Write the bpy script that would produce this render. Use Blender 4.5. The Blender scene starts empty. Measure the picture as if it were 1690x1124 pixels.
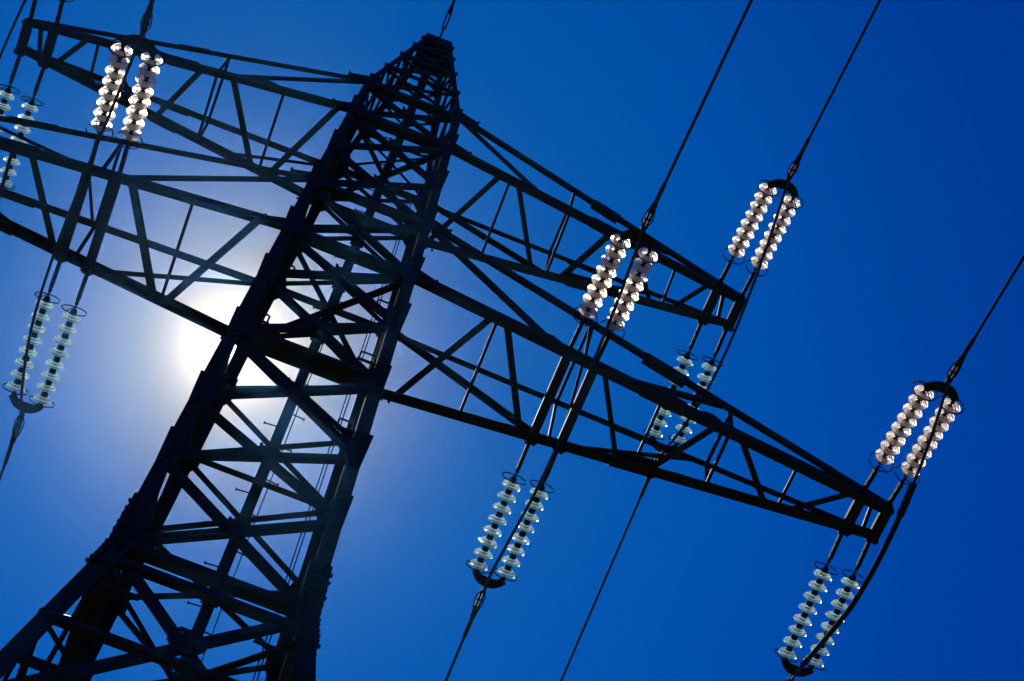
import bpy, math, random
from mathutils import Vector, Matrix
random.seed(7)
S = 0.8                      # metres per design unit: every length below is in design units
sc = bpy.context.scene
col = sc.collection

# ------------------------------------------------------------------ camera
R = [[0.93105, -0.349042, 0.106374], [0.359229, 0.82563, -0.435075], [0.064034, 0.443289, 0.894089]]
cam_d = bpy.data.cameras.new('camera'); cam = bpy.data.objects.new('camera', cam_d); col.objects.link(cam)
right, down, fwd = map(Vector, R)
M = Matrix((right, -down, -fwd)).transposed().to_4x4()
M.translation = Vector((0.4534, -17.2674, 0.0)) * S
cam.matrix_world = M
cam_d.sensor_width = 36; cam_d.lens = 3953.5 / 1690 * 36
cam_d.clip_start = 0.1; cam_d.clip_end = 5000
sc.camera = cam

# ------------------------------------------------------------------ sun, sky, exposure
def pix_dir(u, v):
    d = right * ((u - 845) / 3953.5) + down * ((v - 562) / 3953.5) + fwd
    return d.normalized()
SUN = pix_dir(388, 571)
elev = math.asin(SUN.z); az = math.atan2(SUN.x, SUN.y)
sd = bpy.data.lights.new('sun', 'SUN'); sd.energy = 5.0; sd.angle = math.radians(0.53); sd.color = (1.0, 0.94, 0.84)
so = bpy.data.objects.new('sun', sd); col.objects.link(so)
so.rotation_euler = (-SUN).to_track_quat('-Z', 'Y').to_euler(); so.location = (0, 0, 60)

w = bpy.data.worlds.new('World'); sc.world = w; w.use_nodes = True
nt = w.node_tree; nt.nodes.clear()
N = nt.nodes.new; L = nt.links.new
out = N('ShaderNodeOutputWorld')
sky = N('ShaderNodeTexSky'); sky.sky_type = 'NISHITA'; sky.sun_disc = False
sky.sun_elevation = elev; sky.sun_rotation = az; sky.air_density = 1.0; sky.dust_density = 0.0; sky.ozone_density = 3.0
tint = N('ShaderNodeMix'); tint.data_type = 'RGBA'; tint.blend_type = 'MULTIPLY'; tint.inputs[0].default_value = 1
tint.inputs[7].default_value = (0.0, 0.245, 1.0, 1)
L(sky.outputs[0], tint.inputs[6])
bg1 = N('ShaderNodeBackground'); bg1.inputs[1].default_value = 0.084
L(tint.outputs[2], bg1.inputs[0])
# bright air around the sun (aureole), a function of the angle from the sun only
tc = N('ShaderNodeTexCoord'); nrm = N('ShaderNodeVectorMath'); nrm.operation = 'NORMALIZE'
L(tc.outputs['Generated'], nrm.inputs[0])
dot = N('ShaderNodeVectorMath'); dot.operation = 'DOT_PRODUCT'; dot.inputs[1].default_value = SUN
L(nrm.outputs[0], dot.inputs[0])
mn = N('ShaderNodeMath'); mn.operation = 'MINIMUM'; mn.inputs[1].default_value = 1.0
L(dot.outputs['Value'], mn.inputs[0])
ac = N('ShaderNodeMath'); ac.operation = 'ARCCOSINE'; L(mn.outputs[0], ac.inputs[0])
dv = N('ShaderNodeMath'); dv.operation = 'DIVIDE'; dv.inputs[1].default_value = math.radians(25.0); L(ac.outputs[0], dv.inputs[0])
ramp = N('ShaderNodeValToRGB'); ramp.color_ramp.interpolation = 'B_SPLINE'
L(dv.outputs[0], ramp.inputs[0])
RAMP = [(0.0, (1.9, 1.6, 1.2)), (0.35, (1.8, 1.5, 1.0)), (0.9, (1.35, 1.15, .70)), (1.6, (.62, .55, .19)), (2.4, (.33, .34, .13)), (3.6, (.165, .20, .13)),
        (5.0, (.045, .105, .10)), (6.5, (.008, .068, .075)), (8.5, (.0, .050, .07)), (12.0, (.0, .038, .08)), (16.0, (0, .014, .03)), (20.0, (0, .0, .0))]
el = ramp.color_ramp.elements
while len(el) > 1: el.remove(el[-1])
for i, (a, c) in enumerate(RAMP):
    e = el[0] if i == 0 else el.new(a / 25.0)
    e.position = a / 25.0; e.color = (*[x / 2 for x in c], 1)
bg2 = N('ShaderNodeBackground'); bg2.inputs[1].default_value = 2.0; L(ramp.outputs[0], bg2.inputs[0])
# the sun's own disc
disc = N('ShaderNodeMath'); disc.operation = 'LESS_THAN'; disc.inputs[1].default_value = math.radians(0.27); L(ac.outputs[0], disc.inputs[0])
ds = N('ShaderNodeMath'); ds.operation = 'MULTIPLY'; ds.inputs[1].default_value = 8.0; L(disc.outputs[0], ds.inputs[0])
bg3 = N('ShaderNodeBackground'); bg3.inputs[0].default_value = (1, .97, .9, 1); L(ds.outputs[0], bg3.inputs[1])
a1 = N('ShaderNodeAddShader'); a2 = N('ShaderNodeAddShader')
L(bg1.outputs[0], a1.inputs[0]); L(bg2.outputs[0], a1.inputs[1]); L(a1.outputs[0], a2.inputs[0]); L(bg3.outputs[0], a2.inputs[1])
L(a2.outputs[0], out.inputs[0])
sc.view_settings.view_transform = 'Standard'; sc.view_settings.look = 'None'
sc.view_settings.exposure = 0; sc.view_settings.gamma = 1
sc.cycles.max_bounces = 14; sc.cycles.transmission_bounces = 12; sc.cycles.glossy_bounces = 6
sc.cycles.sample_clamp_indirect = 6.0

# ------------------------------------------------------------------ materials
def mat(name): 
    m = bpy.data.materials.new(name); m.use_nodes = True; return m, m.node_tree, m.node_tree.nodes['Principled BSDF']
def steel_mat(name, c0, c1, rough, metal, scale=9):
    m, t, b = mat(name)
    tc = t.nodes.new('ShaderNodeTexCoord'); n = t.nodes.new('ShaderNodeTexNoise'); n.inputs['Scale'].default_value = scale; n.inputs['Detail'].default_value = 6
    r = t.nodes.new('ShaderNodeValToRGB'); r.color_ramp.elements[0].position = .35; r.color_ramp.elements[1].position = .7
    r.color_ramp.elements[0].color = (*c0, 1); r.color_ramp.elements[1].color = (*c1, 1)
    t.links.new(tc.outputs['Object'], n.inputs['Vector']); t.links.new(n.outputs['Fac'], r.inputs[0]); t.links.new(r.outputs[0], b.inputs['Base Color'])
    mr = t.nodes.new('ShaderNodeMapRange'); mr.inputs[3].default_value = rough - .12; mr.inputs[4].default_value = rough + .15
    t.links.new(n.outputs['Fac'], mr.inputs[0]); t.links.new(mr.outputs[0], b.inputs['Roughness'])
    bp = t.nodes.new('ShaderNodeBump'); bp.inputs['Strength'].default_value = .15; bp.inputs['Distance'].default_value = .004
    t.links.new(n.outputs['Fac'], bp.inputs['Height']); t.links.new(bp.outputs[0], b.inputs['Normal'])
    b.inputs['Metallic'].default_value = metal; b.inputs['Specular IOR Level'].default_value = .12
    return m
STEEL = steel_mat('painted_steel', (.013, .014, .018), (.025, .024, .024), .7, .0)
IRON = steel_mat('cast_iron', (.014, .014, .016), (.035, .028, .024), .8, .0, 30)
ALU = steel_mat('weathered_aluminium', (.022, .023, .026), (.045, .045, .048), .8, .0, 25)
def glass_mat(name, colr, trans, wt, wd):
    """pressed glass: refracts, lets straight light through, bright arcs of backlit ribs put in as translucent bands"""
    m = bpy.data.materials.new(name); m.use_nodes = True; t = m.node_tree; t.nodes.clear(); n_ = t.nodes.new; k = t.links.new
    o = n_('ShaderNodeOutputMaterial')
    g = n_('ShaderNodeBsdfGlass'); g.inputs['IOR'].default_value = 1.5; g.inputs['Color'].default_value = (*colr, 1); g.inputs['Roughness'].default_value = .02
    tp = n_('ShaderNodeBsdfTransparent'); tp.inputs['Color'].default_value = (*colr, 1)
    tr = n_('ShaderNodeBsdfTranslucent'); tr.inputs['Color'].default_value = (*trans, 1)
    noi = n_('ShaderNodeTexNoise'); noi.inputs['Scale'].default_value = 7; noi.inputs['Detail'].default_value = 2
    tcn = n_('ShaderNodeTexCoord'); k(tcn.outputs['Object'], noi.inputs['Vector'])
    bp = n_('ShaderNodeBump'); bp.inputs['Strength'].default_value = .35; bp.inputs['Distance'].default_value = .006; k(noi.outputs['Fac'], bp.inputs['Height']); k(bp.outputs[0], g.inputs['Normal'])
    # bright rib refraction put in as translucent rings around the disc's axis
    sp = n_('ShaderNodeSeparateXYZ'); k(tcn.outputs['Object'], sp.inputs[0]); cb = n_('ShaderNodeCombineXYZ'); k(sp.outputs[0], cb.inputs[0]); k(sp.outputs[2], cb.inputs[1])
    ln = n_('ShaderNodeVectorMath'); ln.operation = 'LENGTH'; k(cb.outputs[0], ln.inputs[0])
    fr = n_('ShaderNodeMath'); fr.operation = 'MULTIPLY'; fr.inputs[1].default_value = 2 * math.pi / (.046 * S); k(ln.outputs['Value'], fr.inputs[0])
    ad = n_('ShaderNodeMath'); ad.operation = 'MULTIPLY_ADD'; ad.inputs[1].default_value = 3.0; k(noi.outputs['Fac'], ad.inputs[0]); k(fr.outputs[0], ad.inputs[2])
    sn = n_('ShaderNodeMath'); sn.operation = 'SINE'; k(ad.outputs[0], sn.inputs[0])
    oi = n_('ShaderNodeObjectInfo'); vr = n_('ShaderNodeMath'); vr.operation = 'MULTIPLY_ADD'; vr.inputs[1].default_value = .5; vr.inputs[2].default_value = -.25; k(oi.outputs['Random'], vr.inputs[0])
    s2 = n_('ShaderNodeMath'); s2.operation = 'ADD'; k(sn.outputs[0], s2.inputs[0]); k(vr.outputs[0], s2.inputs[1]); sn = s2
    mr = n_('ShaderNodeMapRange'); mr.inputs[1].default_value = -.1; mr.inputs[2].default_value = .5; mr.inputs[3].default_value = .04; mr.inputs[4].default_value = wd * 1.7
    k(sn.outputs[0], mr.inputs[0])
    fz = n_('ShaderNodeBsdfRefraction'); fz.inputs['Color'].default_value = (*colr, 1); fz.inputs['IOR'].default_value = 1.12; fz.inputs['Roughness'].default_value = .38
    x0 = n_('ShaderNodeMixShader'); x0.inputs[0].default_value = .5; k(g.outputs[0], x0.inputs[1]); k(fz.outputs[0], x0.inputs[2])
    x1 = n_('ShaderNodeMixShader'); x1.inputs[0].default_value = wt; k(x0.outputs[0], x1.inputs[1]); k(tp.outputs[0], x1.inputs[2])
    x2 = n_('ShaderNodeMixShader'); k(mr.outputs[0], x2.inputs[0]); k(x1.outputs[0], x2.inputs[1]); k(tr.outputs[0], x2.inputs[2])
    k(x2.outputs[0], o.inputs[0])
    return m
GLASS_W = glass_mat('warm_lit_glass', (.98, .95, .91), (1.0, .89, .74), .42, .42)  # warm backlit look of the near strings put into the glass colour
GLASS_G = glass_mat('cool_lit_glass', (.86, .98, .97), (.92, 1.0, .97), .42, .80)  # same glass, cool look from the far strings' viewing angle put into the colour

# ------------------------------------------------------------------ mesh helpers (all inputs in design units)
V = Vector
class MB:
    def __init__(s): s.v = []; s.f = []; s.sm = []
    def add(s, vs, fs, smooth=False):
        b = len(s.v); s.v += [V(x) for x in vs]
        s.f += [tuple(i + b for i in f) for f in fs]; s.sm += [smooth] * len(fs)
    def prism(s, A, B, poly, u, n):
        """extrude polygon (list of (a,b) along u,n) from A to B"""
        A = V(A); B = V(B); k = len(poly)
        vs = [A + u * a + n * b for a, b in poly] + [B + u * a + n * b for a, b in poly]
        fs = [(i, (i + 1) % k, (i + 1) % k + k, i + k) for i in range(k)]
        fs += [tuple(range(k - 1, -1, -1)), tuple(range(k, 2 * k))]
        s.add(vs, fs)
    def frame(s, A, B, nrm):
        d = (V(B) - V(A)).normalized(); n = V(nrm); n = (n - d * n.dot(d)).normalized(); u = n.cross(d).normalized(); return d, u, n
    def bar(s, A, B, wd, th, nrm):                # flat bar: width wd across, thickness th along nrm
        d, u, n = s.frame(A, B, nrm)
        s.prism(A, B, [(-wd/2, -th/2), (wd/2, -th/2), (wd/2, th/2), (-wd/2, th/2)], u, n)
    def angle(s, A, B, b, nrm, t=None, flip=1, off=0.0):   # rolled L: one flange in the face plane, one pointing along -nrm
        d, u, n = s.frame(A, B, nrm); t = t or max(.014, b * .12); u = u * flip
        A = V(A) + n * off; B = V(B) + n * off
        s.prism(A, B, [(-b/2, 0), (b/2, 0), (b/2, -t), (-b/2 + t, -t), (-b/2 + t, -b), (-b/2, -b)], u, n)
    def tube(s, pts, r, seg=10, closed=False, cap=True):
        pts = [V(p) for p in pts]; k = len(pts); rr = r if isinstance(r, (list, tuple)) else [r] * k
        ref = V((0.13, 0.21, 0.97)); vs = []
        for i, p in enumerate(pts):
            a = pts[i - 1] if (i > 0 or closed) else p; b = pts[(i + 1) % k] if (i < k - 1 or closed) else p
            d = (b - a).normalized(); x = d.cross(ref)
            if x.length < .05: x = d.cross(V((1, 0, 0)))
            x.normalize(); y = d.cross(x)
            vs += [p + (x * math.cos(q) + y * math.sin(q)) * rr[i] for q in [2 * math.pi * j / seg for j in range(seg)]]
        fs = []
        for i in range(k if closed else k - 1):
            i2 = (i + 1) % k
            fs += [(i * seg + j, i * seg + (j + 1) % seg, i2 * seg + (j + 1) % seg, i2 * seg + j) for j in range(seg)]
        s.add(vs, fs, True)
        if cap and not closed:
            s.add(vs[:seg], [tuple(range(seg))[::-1]]); s.add(vs[-seg:], [tuple(range(seg))])
    def lathe(s, prof, seg=28, axis='Y'):         # profile (r, y) about local Y
        k = len(prof); vs = []
        for r, y in prof:
            vs += [V((r * math.cos(q), y, r * math.sin(q))) for q in [2 * math.pi * j / seg for j in range(seg)]]
        fs = [(i * seg + j, (i + 1) * seg + j, (i + 1) * seg + (j + 1) % seg, i * seg + (j + 1) % seg) for i in range(k - 1) for j in range(seg)]
        s.add(vs, fs, True)
    def plate(s, pts, nrm, th):                   # flat polygon plate
        n = V(nrm).normalized(); k = len(pts); pts = [V(p) for p in pts]
        vs = [p - n * th / 2 for p in pts] + [p + n * th / 2 for p in pts]
        s.add(vs, [tuple(range(k))[::-1], tuple(range(k, 2 * k))] + [(i, (i + 1) % k, (i + 1) % k + k, i + k) for i in range(k)])
    def bolt(s, p, n, r=.024, h=.03):
        n = V(n).normalized(); x = n.orthogonal().normalized(); y = n.cross(x); p = V(p)
        ring = [(x * math.cos(q) + y * math.sin(q)) * r for q in [math.pi / 3 * j for j in range(6)]]
        s.add([p + c for c in ring] + [p + c + n * h for c in ring], [tuple(range(6, 12))] + [(i, (i + 1) % 6, (i + 1) % 6 + 6, i + 6) for i in range(6)])
    def build(s, name, m, parent=None, base=None):
        base = V((0, 0, 0)) if base is None else V(base)
        me = bpy.data.meshes.new(name); me.from_pydata([(x - base) * S for x in s.v], [], s.f); me.update()
        me.polygons.foreach_set('use_smooth', s.sm)
        me.materials.append(m)
        o = bpy.data.objects.new(name, me); col.objects.link(o)
        if parent is not None:
            o.parent = parent
            # parts of the pylon are built in world coordinates
            if parent.get('wbase') is not None:
                pass
        else: o.location = base * S
        return o
def tag(o, label, cat, group=None):
    o['label'] = label; o['category'] = cat
    if group: o['group'] = group
    return o
def empty(name, loc=(0, 0, 0)):
    o = bpy.data.objects.new(name, None); o.empty_display_size = .3; col.objects.link(o); o.location = V(loc) * S; return o

# ------------------------------------------------------------------ the setting
GZ = -2.0; GLARE_HAZE_D = 5.0e-5; GLARE_HAZE_G = .93
g = MB(); n_ = 40; ext = 2500.0
gv = []
for j in range(n_ + 1):
    for i in range(n_ + 1):
        a = (i / n_ * 2 - 1); b = (j / n_ * 2 - 1)
        x = ext * a * abs(a) ** 1.5; y = ext * b * abs(b) ** 1.5
        rr = math.hypot(x, y); hgt = 0 if rr < 30 else min(1, (rr - 30) / 200) * 2.0 * math.sin(x * .013 + 1) * math.cos(y * .011)
        gv.append((x, y, GZ + hgt))
g.add(gv, [(j * (n_ + 1) + i, j * (n_ + 1) + i + 1, (j + 1) * (n_ + 1) + i + 1, (j + 1) * (n_ + 1) + i) for j in range(n_) for i in range(n_)], True)
gm, t, b = mat('field_grass')
tcn = t.nodes.new('ShaderNodeTexCoord'); no = t.nodes.new('ShaderNodeTexNoise'); no.inputs['Scale'].default_value = .8; no.inputs['Detail'].default_value = 12
rp = t.nodes.new('ShaderNodeValToRGB'); rp.color_ramp.elements[0].color = (.022, .035, .012, 1); rp.color_ramp.elements[1].color = (.06, .065, .028, 1)
t.links.new(tcn.outputs['Object'], no.inputs['Vector']); t.links.new(no.outputs['Fac'], rp.inputs[0]); t.links.new(rp.outputs[0], b.inputs['Base Color']); b.inputs['Roughness'].default_value = .95
b.inputs['Specular IOR Level'].default_value = .1
go = g.build('ground', gm); go['kind'] = 'structure'

# added air volume round the scene, washes sun glare and blue over the steel
hz = MB(); hx, ht = 2600.0, 62.0
hz.prism((0, 0, GZ - 4), (0, 0, ht), [(-hx, -hx), (hx, -hx), (hx, hx), (-hx, hx)], V((1, 0, 0)), V((0, 1, 0)))
hm = bpy.data.materials.new('glare_scatter'); hm.use_nodes = True; t = hm.node_tree; t.nodes.clear()
pv = t.nodes.new('ShaderNodeVolumePrincipled'); pv.inputs['Color'].default_value = (.10, .38, 1.0, 1); pv.inputs['Density'].default_value = GLARE_HAZE_D; pv.inputs['Anisotropy'].default_value = GLARE_HAZE_G
ho = t.nodes.new('ShaderNodeOutputMaterial'); t.links.new(pv.outputs[0], ho.inputs['Volume'])
hzo = hz.build('glare_haze', hm); hzo['kind'] = 'stuff'

# ------------------------------------------------------------------ pylon
z0, w0 = 23.63, 1.272
z1, h1, wB, wT = 33.53, 2.049, 1.100, 1.061
z2, h2, w2B, w2T = 39.163, 1.561, .9715, .9326
z3, w3 = 46.02, .25
a1_, t1_, a2_, t2_ = 9.391, .294, 6.748, .288
dd, pin = .462, 4.203
def W(z):
    if z <= z0: return w0 + (z0 - z) * .14
    if z <= z1: return w0 + (z - z0) * (wB - w0) / (z1 - z0)
    if z <= z1 + h1: return wB + (z - z1) * (wT - wB) / h1
    if z <= z2: return wT + (z - z1 - h1) * (w2B - wT) / (z2 - z1 - h1)
    if z <= z2 + h2: return w2B + (z - z2) * (w2T - w2B) / h2
    return w2T + (z - z2 - h2) * (w3 - w2T) / (z3 - z2 - h2)
def corner(sx, sy, z): q = W(z); return V((sx * q, sy * q, z))

pyl = empty('steel_pylon', (0, 0, 0))
tag(pyl, 'dark lattice steel pylon with two pairs of crossarms, standing against the sun', 'pylon')
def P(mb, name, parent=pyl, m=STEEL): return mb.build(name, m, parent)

# legs: equal angle iron, corner outwards
ZL = [GZ, 10.0, 19.2, z0, z1, z1 + h1, z2, z2 + h2]
for sx in (-1, 1):
    for sy in (-1, 1):
        mb = MB()
        for za, zb in zip(ZL[:-1], ZL[1:]):
            A, B = corner(sx, sy, za), corner(sx, sy, zb); b = .22 if za < z0 else (.20 if za < z1 else .16); t = .028
            for (ux, uy) in ((1, 0), (0, 1)):
                U = V((-sx * ux, -sy * uy, 0)); Wn = V((-sx * uy, -sy * ux, 0))
                mb.prism(A, B, [(0, 0), (b, 0), (b, t), (0, t)], U, Wn)
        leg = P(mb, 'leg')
        # bolted splice at the bend of the leg
        mb = MB(); zt, zb = z0 + 1.05, z0 - .75
        for (ux, uy) in ((1, 0), (0, 1)):
            U = V((-sx * ux, -sy * uy, 0)); O = V((sx * uy, sy * ux, 0))
            for (za, zb_) in ((z0, zt), (zb, z0)):
                A, B = corner(sx, sy, za) + O * .012, corner(sx, sy, zb_) + O * .012
                mb.prism(A, B, [(-.02, 0), (.26, 0), (.26, .02), (-.02, .02)], U, O)
                for k in range(6):
                    p = A.lerp(B, (k + .5) / 6)
                    for q in (.05, .17): mb.bolt(p + U * q + O * .02, O, random.uniform(.022, .032), random.uniform(.02, .04))
        P(mb, 'splice_plate', leg)
# face helper: faces as (a,b) corner pairs with an outward normal
FACES = [((-1, -1), (1, -1), V((0, -1, 0))), ((1, 1), (-1, 1), V((0, 1, 0))), ((1, -1), (1, 1), V((1, 0, 0))), ((-1, 1), (-1, -1), V((-1, 0, 0)))]
def brace(A, B, b, n, name='diagonal_brace', parent=pyl, flip=1, off=0.0):
    mb = MB(); mb.angle(A, B, b, n, flip=flip, off=off); return P(mb, name, parent)
def inset(A, B, e):
    d = (B - A).normalized(); return A + d * e, B - d * e
PAN = [(GZ, 10.0, .16), (10.0, 19.2, .15), (19.2, z0, .105), (z0, 25.9, .105), (25.9, 27.6, .10), (27.6, 29.75, .105), (29.75, 31.8, .10), (31.8, z1, .10),
       (z1, z1 + h1, .10), (z1 + h1, 37.4, .09), (37.4, z2, .09), (z2, z2 + h2, .08)]
for (za, zb, b) in PAN:
    for ca, cb, n in FACES:
        A, B, C_, D = corner(*ca, za), corner(*cb, za), corner(*ca, zb), corner(*cb, zb)
        bb = b if n.y else b * .6
        brace(*inset(A, D, .05), bb, n, off=-.03); brace(*inset(B, C_, .05), bb, n, flip=-1, off=-.03 - bb * .15)
# horizontals
for z, b in [(z0, .15), (z0 - .48, .11), (21.35, .10), (29.85, .10), (z1, .15), (z1 + h1, .13), (z2, .15), (z2 + h2, .14), (19.2, .12), (10.0, .14)]:
    for ca, cb, n in FACES:
        brace(corner(*ca, z), corner(*cb, z), b * (1.8 if z == z1 and n.y > 0 else 1.15 if z in (z1, z2) else 1), n, 'horizontal_brace', off=.015)
for fi, (ca, cb, n) in enumerate(FACES):       # diamond of light secondary members below the bend
    for za, zm, zb in ((19.2, 21.35, z0), (z0, 24.75, 25.9)) if fi > 1 else ():
        for c in (ca, cb):
            for ze in (za, zb):
                m_ = (corner(*ca, ze) + corner(*cb, ze)) / 2
                brace(corner(*c, zm), m_, .045, n, 'secondary_brace', off=-.02)
for ca, cb, n in FACES[:2]:
    for c in (ca, cb):
        A, B = corner(*c, 19.2), corner(*(cb if c == ca else ca), z0); q = corner(*c, 20.4)
        brace(q, A.lerp(B, .27), .06, n, 'secondary_brace', off=-.03)
# plan bracing in the rings
for z in (z1, z2):
    brace(corner(-1, -1, z), corner(1, 1, z), .09, (0, 0, 1), 'plan_brace', off=-.02)
    brace(corner(1, -1, z), corner(-1, 1, z), .09, (0, 0, 1), 'plan_brace', off=-.05)
for z in (21.35, z0 - .5):
    brace(corner(-1, -1, z), corner(1, 1, z), .065, (0, 0, 1), 'plan_brace', off=-.02)
    brace(corner(1, -1, z), corner(-1, 1, z), .065, (0, 0, 1), 'plan_brace', off=-.05)
for ca, cb, n in FACES[:2]:                      # light struts from the leg to the diagonals
    for za, zb in ((19.2, 21.35), (21.35, z0)):
        for c in (ca, cb):
            o_ = cb if c == ca else ca; zm = (za + zb) / 2
            A, D = corner(*c, zm), corner(*c, zm).lerp(corner(*o_, zm), .26)
            brace(A, D, .05, n, 'secondary_brace', off=-.02)
# gusset plates: on the legs at every joint and in the middle of each X
JZ = [z0, 25.9, 27.6, 29.75, 31.8, z1, z1 + h1, 37.4, z2, z2 + h2]
for z in JZ:
    for sx in (-1, 1):
        for sy in (-1, 1):
            mb = MB(); O = V((0, sy, 0)) * .012; X = V((sx, 0, 0)); Z = V((0, 0, 1))
            e1 = random.uniform(.5, .72); c = corner(sx, sy, z); top = corner(sx, sy, z + e1); bot = corner(sx, sy, z - random.uniform(.25, .4))
            mb.plate([p + O for p in (top + X * random.uniform(.03, .06), bot + X * .0, bot - X * .16, c - X * .27 - Z * .09, c - X * .27 + Z * .10, top - X * .13)], (0, 1, 0), .024)
            for k in range(4): mb.bolt((bot.lerp(top, .15 + k * .2)) - X * .1 + O * 2, (0, sy, 0))
            P(mb, 'gusset_plate')
for (za, zb, b) in PAN[2:]:
    for ca, cb, n in FACES[:2]:
        zm = za + (zb - za) * W(za) / (W(za) + W(zb))
        c = V((0, n.y * W(zm), zm)) + n * .004; r = .22 if za < z0 else .12
        mb = MB(); mb.plate([c + V((r, 0, .08)), c + V((r * .55, 0, r)), c + V((-r * .55, 0, r)), c + V((-r, 0, .08)), c + V((-r, 0, -.08)), c + V((-r * .55, 0, -r)), c + V((r * .55, 0, -r)), c + V((r, 0, -.08))], n, .02)
        for q in range(4): mb.bolt(c + V((.1 * (q % 2 * 2 - 1), 0, .1 * (q // 2 * 2 - 1))) + n * .01, n)
        P(mb, 'centre_plate')
# climbing post with step bolts up the middle of the far face
mb = MB(); zs = [GZ, 19.2, z0, z1, z2, z2 + h2, z3 - .6]
for za, zb in zip(zs[:-1], zs[1:]):
    A, B = V((0, W(za) + .03, za)), V((0, W(zb) + .03, zb))
    mb.prism(A, B, [(-.085, 0), (.085, 0), (.085, .02), (-.065, .02), (-.065, .15), (-.085, .15)], V((1, 0, 0)), V((0, 1, 0)))
post = P(mb, 'climbing_post')
z = 18.6; k = 0
while z < z3 - 1:
    sgn = 1 if k % 2 else -1; y = W(z) + .06
    mb = MB(); A = V((sgn * .05, y, z)); B = V((sgn * .26, y, z - .03)); mb.tube([A, B], .012, 8); mb.tube([B, B + V((sgn * .02, 0, 0))], .026, 8)
    P(mb, 'step_bolt', post); z += .5; k += 1
# U brackets by the near legs
for z in (z0 + .12, 25.95, 28.1, 30.2, 32.0):
    for sx in (-1, 1):
        q = W(z); mb = MB(); y = -q - .05; x = sx * (q - .24)
        mb.tube([V((x, y, z - .05)), V((x, y - .02, z + .1)), V((x - sx * .03, y, z + .13)), V((x - sx * .2, y, z + .13)), V((x - sx * .22, y, z + .1)), V((x - sx * .22, y, z - .04))], .016, 8)
        mb.bar(V((x + sx * .05, y + .03, z - .05)), V((x - sx * .25, y + .03, z - .05)), .06, .02, (0, 1, 0))
        P(mb, 'bracket')
# down lead: two thin rods along the far right leg
for k in (0, 1):
    mb = MB(); pts = [V((W(z) - .30 - k * .05, W(z) - .05, z)) for z in (z2 + h2, z2, z1 + h1, z1, 29.9, 27.9, z0, 21, 19.2, 10, GZ)]
    mb.tube(pts, .011, 6); P(mb, 'down_lead')

# peak for the earth wire
peak = P((lambda m: (m.plate([V((-.27, -.27, z3)), V((.27, -.27, z3)), V((.27, .27, z3)), V((-.27, .27, z3))], (0, 0, 1), .03), m)[1])(MB()), 'peak')
PZ = [z2 + h2, 42.3, 43.6, 44.7, 45.5, z3]
for sx in (-1, 1):
    for sy in (-1, 1):
        mb = MB(); A, B = corner(sx, sy, z2 + h2), corner(sx, sy, z3)
        for (ux, uy) in ((1, 0), (0, 1)):
            mb.prism(A, B, [(0, 0), (.10, 0), (.10, .018), (0, .018)], V((-sx * ux, -sy * uy, 0)), V((-sx * uy, -sy * ux, 0)))
        for z in PZ[1:-1]:
            c = corner(sx, sy, z); mb.plate([c + V((sx * .04, 0, .14)), c + V((sx * .015, 0, -.13)), c + V((-sx * .2, 0, -.1)), c + V((-sx * .2, 0, .1))], (0, 1, 0), .02)
        P(mb, 'peak_leg', peak)
for i in range(len(PZ) - 1):
    za, zb = PZ[i], PZ[i + 1]
    for fi, (ca, cb, n) in enumerate(FACES):
        A, B, C_, D = corner(*ca, za), corner(*cb, za), corner(*ca, zb), corner(*cb, zb)
        if i < 3: brace(A, D, .05, n, 'peak_brace', peak, off=-.02); brace(B, C_, .05, n, 'peak_brace', peak, -1, off=-.04)
        elif i == 3: brace(A, D, .07, n, 'peak_brace', peak, off=-.02)
        if i > 0: brace(A, B, .06, n, 'peak_horizontal', peak, off=.012)
for ca, cb, n in FACES:      # closed cap box at the very top
    mb = MB(); A, B, C_, D = corner(*ca, z3 - .5), corner(*cb, z3 - .5), corner(*ca, z3), corner(*cb, z3)
    mb.plate([A + n * .015, B + n * .015, D + n * .015, C_ + n * .015], n, .02)
    P(mb, 'cap_plate', peak)

# crossarms
LOW = dict(zb=z1, h=h1, wb=wB, wt=wT, a=a1_, t=t1_,
  mem=[('1', 1.46, '2', 2.46, .11), ('2', 2.65, '1', 3.55, .11), ('2', 4.35, '1', 5.15, .085), ('1', 5.65, '2', 6.39, .11), ('2', 6.75, '1', 7.61, .10), ('1', 7.95, '2', 8.85, .10),
       ('2', 2.52, '1', 2.54, .05), ('2', 5.40, '1', 5.42, .05), ('2', 7.81, '1', 7.81, .05), ('2', 9.15, '1', 9.22, .06),
       ('4', 0, '1', 3.78, .10), ('1', 4.29, '4', 6.43, .055), ('3', 0, '2', 3.56, .085), ('2', 4.74, '3', 6.44, .085),
       ('3', 6.60, '4', 6.60, .055), ('2', 6.60, '1', 6.62, .055), ('3', 6.58, '2', 6.62, .055), ('4', 6.6, '1', 6.64, .055),
       ('1', 4.02, '4', 4.02, .055), ('2', 4.02, '3', 4.02, .055), ('3', 4.02, '4', 4.02, .05), ('3', 4.1, '1', 4.25, .05)],
  cw=(.18, .15, .13, .07), bars=[(a1_, .18), (a1_ - dd, .17), (pin, .15), (pin - dd, .15)])
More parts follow.
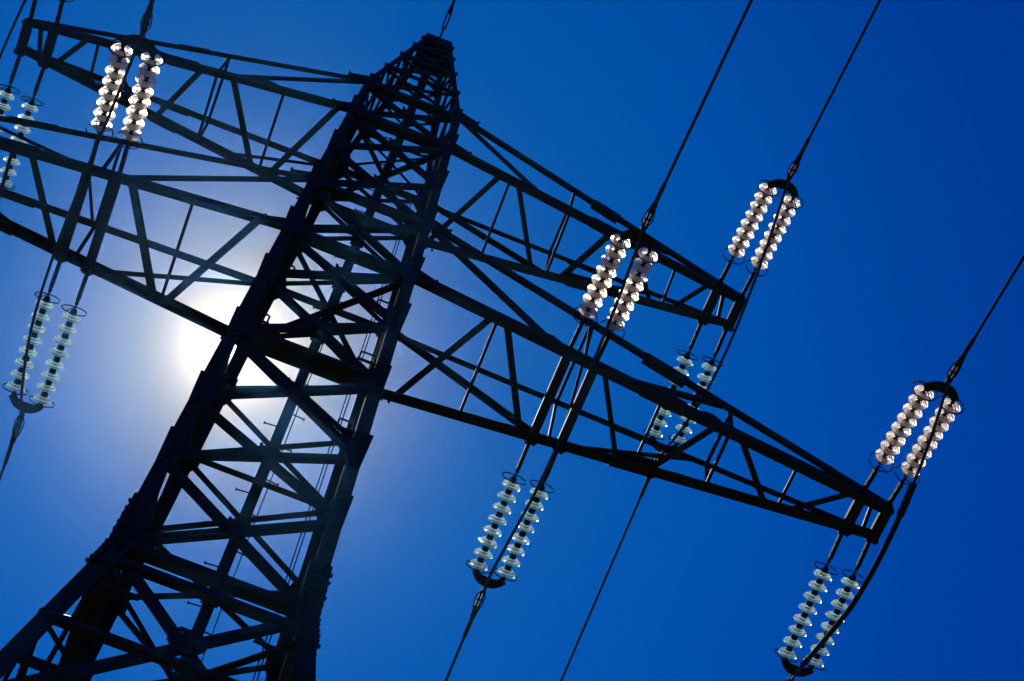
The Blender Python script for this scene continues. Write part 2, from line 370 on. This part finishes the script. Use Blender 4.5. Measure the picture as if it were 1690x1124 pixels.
UPP = dict(zb=z2, h=h2, wb=w2B, wt=w2T, a=a2_, t=t2_,
  mem=[('1', 1.14, '2', 1.95, .10), ('2', 2.26, '1', 3.10, .09), ('2', 4.17, '1', 3.62, .10), ('2', 4.6, '1', 5.3, .08), ('1', 5.66, '2', 6.15, .09), ('2', 6.42, '1', 6.55, .07),
       ('2', 2.12, '1', 2.15, .05), ('2', 5.45, '1', 5.50, .05),
       ('4', 0, '1', 3.22, .085), ('1', 3.57, '4', 5.38, .055), ('3', 0, '2', 2.80, .06), ('2', 4.0, '3', 5.3, .08),
       ('3', 3.33, '4', 3.33, .05), ('2', 3.32, '1', 3.36, .05), ('3', 3.32, '2', 3.3, .05), ('4', 3.33, '1', 3.36, .05)],
  cw=(.16, .13, .12, .065), bars=[(a2_, .17), (a2_ - dd, .17)])
def chord_pt(D, k, x):
    sy = 1 if k in '14' else -1
    if k in '12': f = (x - D['wb']) / (D['a'] - D['wb']); return V((x, sy * (D['wb'] + (D['t'] - D['wb']) * f), D['zb']))
    if x == 0: x = D['wt']
    f = (x - D['wt']) / (D['a'] - D['wt']); return V((x, sy * (D['wt'] + (D['t'] - D['wt']) * f), D['zb'] + D['h'] + (.05 - D['h']) * f))
def face_normal(k1, k2):
    s = {k1, k2}
    if s == {'1', '2'}: return V((0, 0, -1))
    if s == {'3', '4'}: return V((0, 0, 1))
    if s == {'1', '4'}: return V((0, 1, 0))
    if s == {'2', '3'}: return V((0, -1, 0))
    return V((1, 0, 0))
for D in (LOW, UPP):
    for rot in (0, 1):
        r = (lambda p: V((-p.x, -p.y, p.z))) if rot else (lambda p: V(p))
        # root plate ring that carries the arm
        arm = None
        for k in '1234':
            mb = MB(); p = r(chord_pt(D, k, 0) if k in '34' else chord_pt(D, k, D['wb'])); sy = 1 if p.y > 0 else -1; sx = 1 if p.x > 0 else -1
            mb.plate([p + V((sx * .34, sy * -.005, .05)), p + V((sx * .34, sy * -.02, -.07)), p + V((-sx * .1, sy * .02, -.2)), p + V((-sx * .1, sy * .02, .2)), p + V((sx * .05, sy * .02, .16))], (0, 1, 0), .022)
            for q in range(3): mb.bolt(p + V((sx * (.08 + .12 * q), sy * .035, -.03)), (0, sy, 0))
            if arm is None: arm = P(mb, 'crossarm')
            else: P(mb, 'root_plate', arm)
        for k, cw in zip('1234', D['cw']):
            A = chord_pt(D, k, D['wb'] if k in '12' else 0); B = chord_pt(D, k, D['a'] + .08)
            n = V((0, 1 if k in '14' else -1, 0)); n = r(n) if rot else n
            mb = MB(); mb.angle(r(A), r(B), cw, n, flip=(1 if (k in '24') != bool(rot) else -1) * 1, off=.03)
            # lap splice part of the way out
            m_ = A.lerp(B, .47); m2 = A.lerp(B, .56); mb.angle(r(m_), r(m2), cw * 1.2, n, off=.048)
            P(mb, 'chord', arm)
        for k1, x1, k2, x2, b in D['mem']:
            A, B = chord_pt(D, k1, x1), chord_pt(D, k2, x2); n = face_normal(k1, k2); n2 = r(n)
            mb = MB(); mb.angle(r(A), r(B), b, n2, off=.012 if k1 in '12' else -.012)
            P(mb, 'arm_brace', arm)
        for x, b in D['bars']:
            A, B = chord_pt(D, '2', x), chord_pt(D, '1', x); e = V((0, -.05, 0)); lo = V((0, 0, -.045))
            mb = MB(); mb.prism(r(A + e + lo), r(B - e + lo), [(-b/2, 0), (b/2, 0), (b/2, .022), (-b/2 + .022, .022), (-b/2 + .022, .085), (b/2, .085), (b/2, .105), (-b/2, .105)], V((1, 0, 0)), V((0, 0, -1)))
            for yy in (A.y, B.y):
                for q in (-1, 1): mb.bolt(r(V((x + q * .06, yy + .03, D['zb'] - .15))) , (0, 0, -1), .022, .03)
                p = r(V((x, yy, D['zb'] - .1))); mb.bar(p + V((-.11, 0, 0)), p + V((.11, 0, 0)), .14, .025, (0, 1, 0))
            P(mb, 'crossbar', arm)
        # end frame and stiffeners at the tip
        mb = MB(); p = V((D['a'] + .02, 0, D['zb'] + .02)); mb.bar(r(V((p.x, -D['t'] - .04, p.z))), r(V((p.x, D['t'] + .04, p.z))), .16, .03, (1, 0, 0)); P(mb, 'tip_plate', arm)
        for k, x in (('1', D['a'] * .66), ('2', D['a'] * .66), ('1', D['a'] * .36), ('2', D['a'] * .36)):
            p = r(chord_pt(D, k, x)); mb = MB(); mb.plate([p + V((-.2, 0, .1)), p + V((-.2, 0, -.09)), p + V((.2, 0, -.09)), p + V((.2, 0, .1)), p + V((.06, 0, .2)), p + V((-.06, 0, .2))], (0, 1, 0), .02)
            P(mb, 'joint_plate', arm)

# ------------------------------------------------------------------ insulator strings (local +Y runs from the arm to the line)
LS = 2.463; D0 = .84; DP = .207
GLASSP = [(.034, -.036), (.05, -.040), (.075, -.036), (.105, -.022), (.135, -.002), (.153, .020), (.161, .038), (.158, .046), (.150, .040), (.146, .022), (.139, .030), (.133, .056), (.126, .058),
          (.121, .030), (.113, .020), (.107, .034), (.101, .066), (.093, .068), (.088, .034), (.080, .020), (.073, .034), (.067, .060), (.059, .060), (.052, .026), (.034, .022), (.030, .022)]
CAPP = [(.0, -.135), (.024, -.135), (.028, -.115), (.046, -.108), (.054, -.085), (.056, -.048), (.060, -.036), (.046, -.031), (.0, -.031)]
PINP = [(.0, .016), (.044, .016), (.044, .034), (.018, .042), (.018, .085), (.0, .085)]
def disc_mesh(kind):
    mb = MB(); mb.lathe(GLASSP + [GLASSP[0]], 36); return mb
def insulator(glass):
    root = empty('insulator_string')
    mb = MB()                                        # perforated extension strap and its shackles
    mb.bar((0, -.06, 0), (0, .10, 0), .05, .04, (0, 0, 1)); mb.tube([(0, .02, -.05), (0, .02, .05)], .018, 8)
    for s_ in (-.02, .02): mb.prism((s_, .04, 0), (s_, .56, 0), [(-.011, -.046), (.011, -.046), (.011, .046), (-.011, .046)], V((1, 0, 0)), V((0, 0, 1)))
    for ya, yb in ((.06, .17), (.185, .27), (.285, .40), (.415, .55)): mb.prism((0, ya, 0), (0, yb, 0), [(-.013, -.03), (.013, -.03), (.013, .03), (-.013, .03)], V((1, 0, 0)), V((0, 0, 1)))
    for q in range(3): mb.tube([(-.034, .12 + q * .17, 0), (.034, .12 + q * .17, 0)], .014, 6)
    mb.tube([(0, .54, 0), (0, .60, 0)], .03, 8); mb.tube([(0, .58, 0), (0, .74, 0)], .014, 8); mb.tube([(0, .60, 0), (0, .64, 0)], .032, 8)
    mb.build('extension_strap', IRON, root)
    dm = None
    for k in range(8):
        y = D0 + DP * k
        if dm is None:
            dm = disc_mesh(glass).build('glass_disc', glass, root)
            c = MB(); c.lathe(CAPP, 20); c.lathe(PINP, 12); cp = c.build('metal_cap', IRON, dm); d = dm
        else:
            d = dm.copy(); col.objects.link(d); d.parent = root
            c2 = cp.copy(); col.objects.link(c2); c2.parent = d
        d.location = V((0, y, 0)) * S; d.rotation_euler = (random.uniform(-.03, .03), random.uniform(0, 6.28), random.uniform(-.03, .03))
    for y0, sg in ((D0 - .10, -1), (D0 + DP * 7 + .07, 1)):
        mb = MB(); R_ = .205
        pts = [(R_ * math.cos(q), y0, R_ * math.sin(q)) for q in [math.radians(20 + 330 * j / 36) for j in range(37)]]
        mb.tube(pts, .0105, 8)
        for q in (math.radians(60), math.radians(240)):
            mb.tube([(R_ * math.cos(q), y0, R_ * math.sin(q)), (R_ * .55 * math.cos(q), y0 + sg * .03, R_ * .55 * math.sin(q)), (0, y0 + sg * .07, 0)], .009, 6)
        mb.build('grading_ring', IRON, root)
    mb = MB(); yl = D0 + DP * 7
    mb.tube([(0, yl + .05, 0), (0, LS + .02, 0)], .016, 8); mb.tube([(0, LS - .08, 0), (0, LS + .04, 0)], .03, 10)
    mb.build('ball_eye', IRON, root)
    return root
def copy_tree(o, parent=None):
    c = o.copy(); col.objects.link(c); c.parent = parent
    for ch in [x for x in children[o.name]]: copy_tree(ch, c)
    return c
protoW = insulator(GLASS_W); protoG = insulator(GLASS_G)
def make_yoke():
    root = empty('yoke_assembly')
    mb = MB(); h = dd / 2                            # crescent plate
    outer = []; inner = []
    for j in range(13):
        q = -1 + 2 * j / 12
        outer.append(V((q * (h + .06), .18 - .17 * abs(q) ** 2.6, 0))); inner.append(V((q * (h - .03), .03 - .09 * abs(q) ** 5, 0)))
    for zz in (-.03, .03): mb.plate([p + V((0, 0, zz)) for p in outer + inner[::-1]], (0, 0, 1), .016)
    for q in (-h, h): mb.tube([(q, 0, -.06), (q, 0, .06)], .022, 8)
    mb.tube([(0, .10, -.06), (0, .10, .06)], .022, 8)
    mb.build('yoke_plate', IRON, root)
    mb = MB(); mb.tube([(0, .08, 0), (0, .24, 0)], .028, 8); mb.tube([(-.035, .2, 0), (.035, .2, 0)], .03, 8); mb.tube([(0, .24, -.03), (0, .30, -.03)], .03, 8); mb.build('shackle', IRON, root)
    mb = MB()                                        # adjusting link: two straps and side loop
    for s_ in (-1, 1):
        mb.prism((s_ * .024, .24, 0), (s_ * .024, .66, 0), [(-.017, -.04), (.017, -.04), (.017, .04), (-.017, .04)], V((1, 0, 0)), V((0, 0, 1)))
        mb.tube([(s_ * .02, .28, .02), (s_ * .075, .38, .03), (s_ * .065, .54, .03), (s_ * .03, .68, .02)], .011, 6)
    for q in range(3): mb.tube([(-.055, .30 + .14 * q, 0), (.055, .30 + .14 * q, 0)], .018, 6)
    mb.build('adjusting_link', IRON, root)
    mb = MB(); mb.tube([(0, .62, 0), (0, .74, 0), (0, .76, 0), (0, 1.12, 0), (0, 1.15, 0)], [.045, .05, .036, .036, .024], 12)
    mb.tube([(0, .72, 0), (0, .80, -.07), (0, .74, -.14)], .022, 8)
    mb.build('clamp_sleeve', ALU, root)
    return root
protoY = make_yoke()
children = {}
for o in list(sc.objects):
    if o.parent: children.setdefault(o.parent.name, []).append(o)
for o in list(sc.objects): children.setdefault(o.name, [])

def frame_matrix(origin, side, slope):
    c = 1 / math.sqrt(1 + slope * slope); y = V((0, side * c, -slope * c)); x = V((side, 0, 0)); z = x.cross(y)
    m = Matrix((x, y, z)).transposed().to_4x4(); m.translation = V(origin) * S; return m
def yhalf(x, D): return D['wb'] + (D['t'] - D['wb']) * (abs(x) - D['wb']) / (D['a'] - D['wb'])
used = set()
def place(proto, m):
    if proto.name in used: o = copy_tree(proto)
    else: o = proto; used.add(proto.name)
    o.matrix_world = m
    return o
SITES = [('lower right tip', LOW, a1_ - dd / 2, 1), ('lower right inner', LOW, pin - dd / 2, 1), ('upper right tip', UPP, a2_ - dd / 2, 1),
         ('lower left inner', LOW, -(pin - dd / 2), 1), ('upper left tip', UPP, -(a2_ - dd / 2), 1)]
NAMES = {
 ('lower right tip', -1): ('above the right end of the lower crossarm', 'clear'), ('lower right tip', 1): ('below the right end of the lower crossarm', 'cool-lit'),
 ('lower right inner', -1): ('halfway along the right lower crossarm, upper side', 'clear'), ('lower right inner', 1): ('hanging below the right lower crossarm halfway along', 'cool-lit'),
 ('upper right tip', -1): ('above the right end of the upper crossarm', 'clear'), ('upper right tip', 1): ('below the right end of the upper crossarm', 'cool-lit'),
 ('lower left inner', -1): ('seen over the left upper crossarm', 'clear'), ('lower left inner', 1): ('left of the sun, below every crossarm', 'cool-lit'),
 ('upper left tip', -1): ('cut by the top left edge', 'clear'), ('upper left tip', 1): ('by the left edge under the upper crossarm', 'cool-lit')}
def para(y, s, k): return -s * y + k * y * y
ends = {}
for nm, D, xc, _ in SITES:
    for side in (-1, 1):
        where, gl = NAMES[(nm, side)]
        sl = .2334 if side < 0 else .2184; cl = .205 if side < 0 else .185
        zb = D['zb'] - .06
        for q in (-1, 1):
            x = xc + q * dd / 2
            o = place(protoW if side < 0 else protoG, frame_matrix((x, side * (yhalf(x, D) - .0), zb + .06), side, sl))
            lr = 'left' if q < 0 else 'right'
            tag(o, '%s %s glass string %s' % (lr, gl, where), 'insulator', 'paired glass insulator strings')
        c = 1 / math.sqrt(1 + sl * sl); yk = V((xc, side * (yhalf(xc, D) + LS * c), D['zb'] - LS * sl * c))
        o = place(protoY, frame_matrix(yk, side, cl))
        tag(o, 'crescent yoke of the string pair %s' % where, 'yoke', 'yoke plates at the ends of the strings')
        cc = 1 / math.sqrt(1 + cl * cl); e = yk + V((0, side * 1.12 * cc, -1.12 * cl * cc))
        ends[(nm, side)] = yk + V((0, side * .26 * cc, -.26 * cl * cc - .05))
        pts = [e + V((0, side * yy, para(yy, cl, cl / 420))) for yy in [0, .5, 2, 5, 10, 20, 35, 55, 80, 110, 150, 200, 250, 300, 360]]
        mb = MB(); mb.tube(pts, .024, 10)
        ob = mb.build('conductor_cable', ALU, None, base=e)
        tag(ob, 'power cable of the string pair %s' % where, 'cable', 'power line cables')

# jumper loops under the arms
def bez(P_, n=40):
    # Catmull-Rom through the points
    Q = [P_[0] * 2 - P_[1]] + P_ + [P_[-1] * 2 - P_[-2]]; o = []
    for i in range(1, len(Q) - 2):
        for j in range(n // (len(P_) - 1)):
            t = j / (n // (len(P_) - 1)); a, b, c, d = Q[i - 1:i + 3]
            o.append(.5 * ((2 * b) + (c - a) * t + (2 * a - 5 * b + 4 * c - d) * t * t + (3 * b - a - 3 * c + d) * t ** 3))
    o.append(P_[-1]); return o
JUMP = {'lower right tip': (-.25, 2.4, 1), 'lower right inner': (-.15, 2.8, 0), 'upper right tip': (-.10, 2.8, 0), 'lower left inner': (-.10, 1.4, 0), 'upper left tip': (-.20, 1.6, 0)}
JL = {'lower right tip': 'thick jumper cable with a long sleeve looping past the right end of the lower crossarm', 'lower right inner': 'jumper cable looping under the middle of the lower right crossarm',
      'upper right tip': 'jumper cable looping past the right end of the upper crossarm', 'lower left inner': 'jumper cable looping under the lower left crossarm beside the left string pair',
      'upper left tip': 'jumper cable looping past the left end of the upper crossarm'}
for nm, D, xc, _ in SITES:
    ox, dr, sleeve = JUMP[nm]; A = ends[(nm, -1)]; B = ends[(nm, 1)]; zb = D['zb']
    P_ = [A, V((xc + ox * .15, A.y * .72, A.z - dr * .36)), V((xc + ox * .6, A.y * .36, A.z - dr * .72)), V((xc + ox, 0, A.z - dr * .85)), V((xc + ox * 1.2, B.y * .36, B.z - dr * .72)), V((xc + ox * .75, B.y * .72, B.z - dr * .36)), B]
    pts = bez(P_, 48)
    mb = MB(); mb.tube(pts, .024, 10); o = mb.build('jumper_cable', ALU, None, base=A)
    tag(o, JL[nm], 'jumper cable', 'jumper loops under the crossarms')
    if sleeve:
        i0 = int(len(pts) * .28); i1 = int(len(pts) * .80); m2 = MB(); m2.tube(pts[i0:i1], .042, 12); m2.tube(pts[i0 - 2:i0 + 2], .058, 12); m2.tube(pts[i1 - 2:i1 + 1], .055, 12)
        m2.build('sleeve', IRON, o, base=A)

# earth wires from the peak
for side in (-1, 1):
    A = V((0, side * .27, z3 + .02)); cl = .20 if side < 0 else .17
    mb = MB(); d = V((0, side, -cl)).normalized()
    mb.tube([A, A + d * .25], .022, 8)
    for s_ in (-.03, .03): mb.tube([A + d * .22 + V((s_, 0, 0)), A + d * .62 + V((s_ * 1.3, 0, 0))], .018, 8)
    mb.tube([A + d * .6, A + d * .75], .045, 8); mb.tube([A + d * .75, A + d * 1.15], .03, 8)
    e = A + d * 1.1
    o = mb.build('earth_wire_clamp', IRON, None, base=A)
    tag(o, 'small dark clamp holding the %s' % ('wire above the very top of the pylon' if side < 0 else 'far earth wire behind the pylon cap'), 'clamp')
    mb = MB(); mb.tube([e + V((0, side * yy, para(yy, cl, cl / 420))) for yy in [0, 1, 3, 8, 16, 30, 50, 80, 120, 180, 250, 330]], .014, 8)
    o = mb.build('earth_wire', ALU, None, base=e)
    tag(o, 'thin earth wire rising from the pylon top to the upper edge' if side < 0 else 'thin earth wire running down behind the pylon body', 'cable')
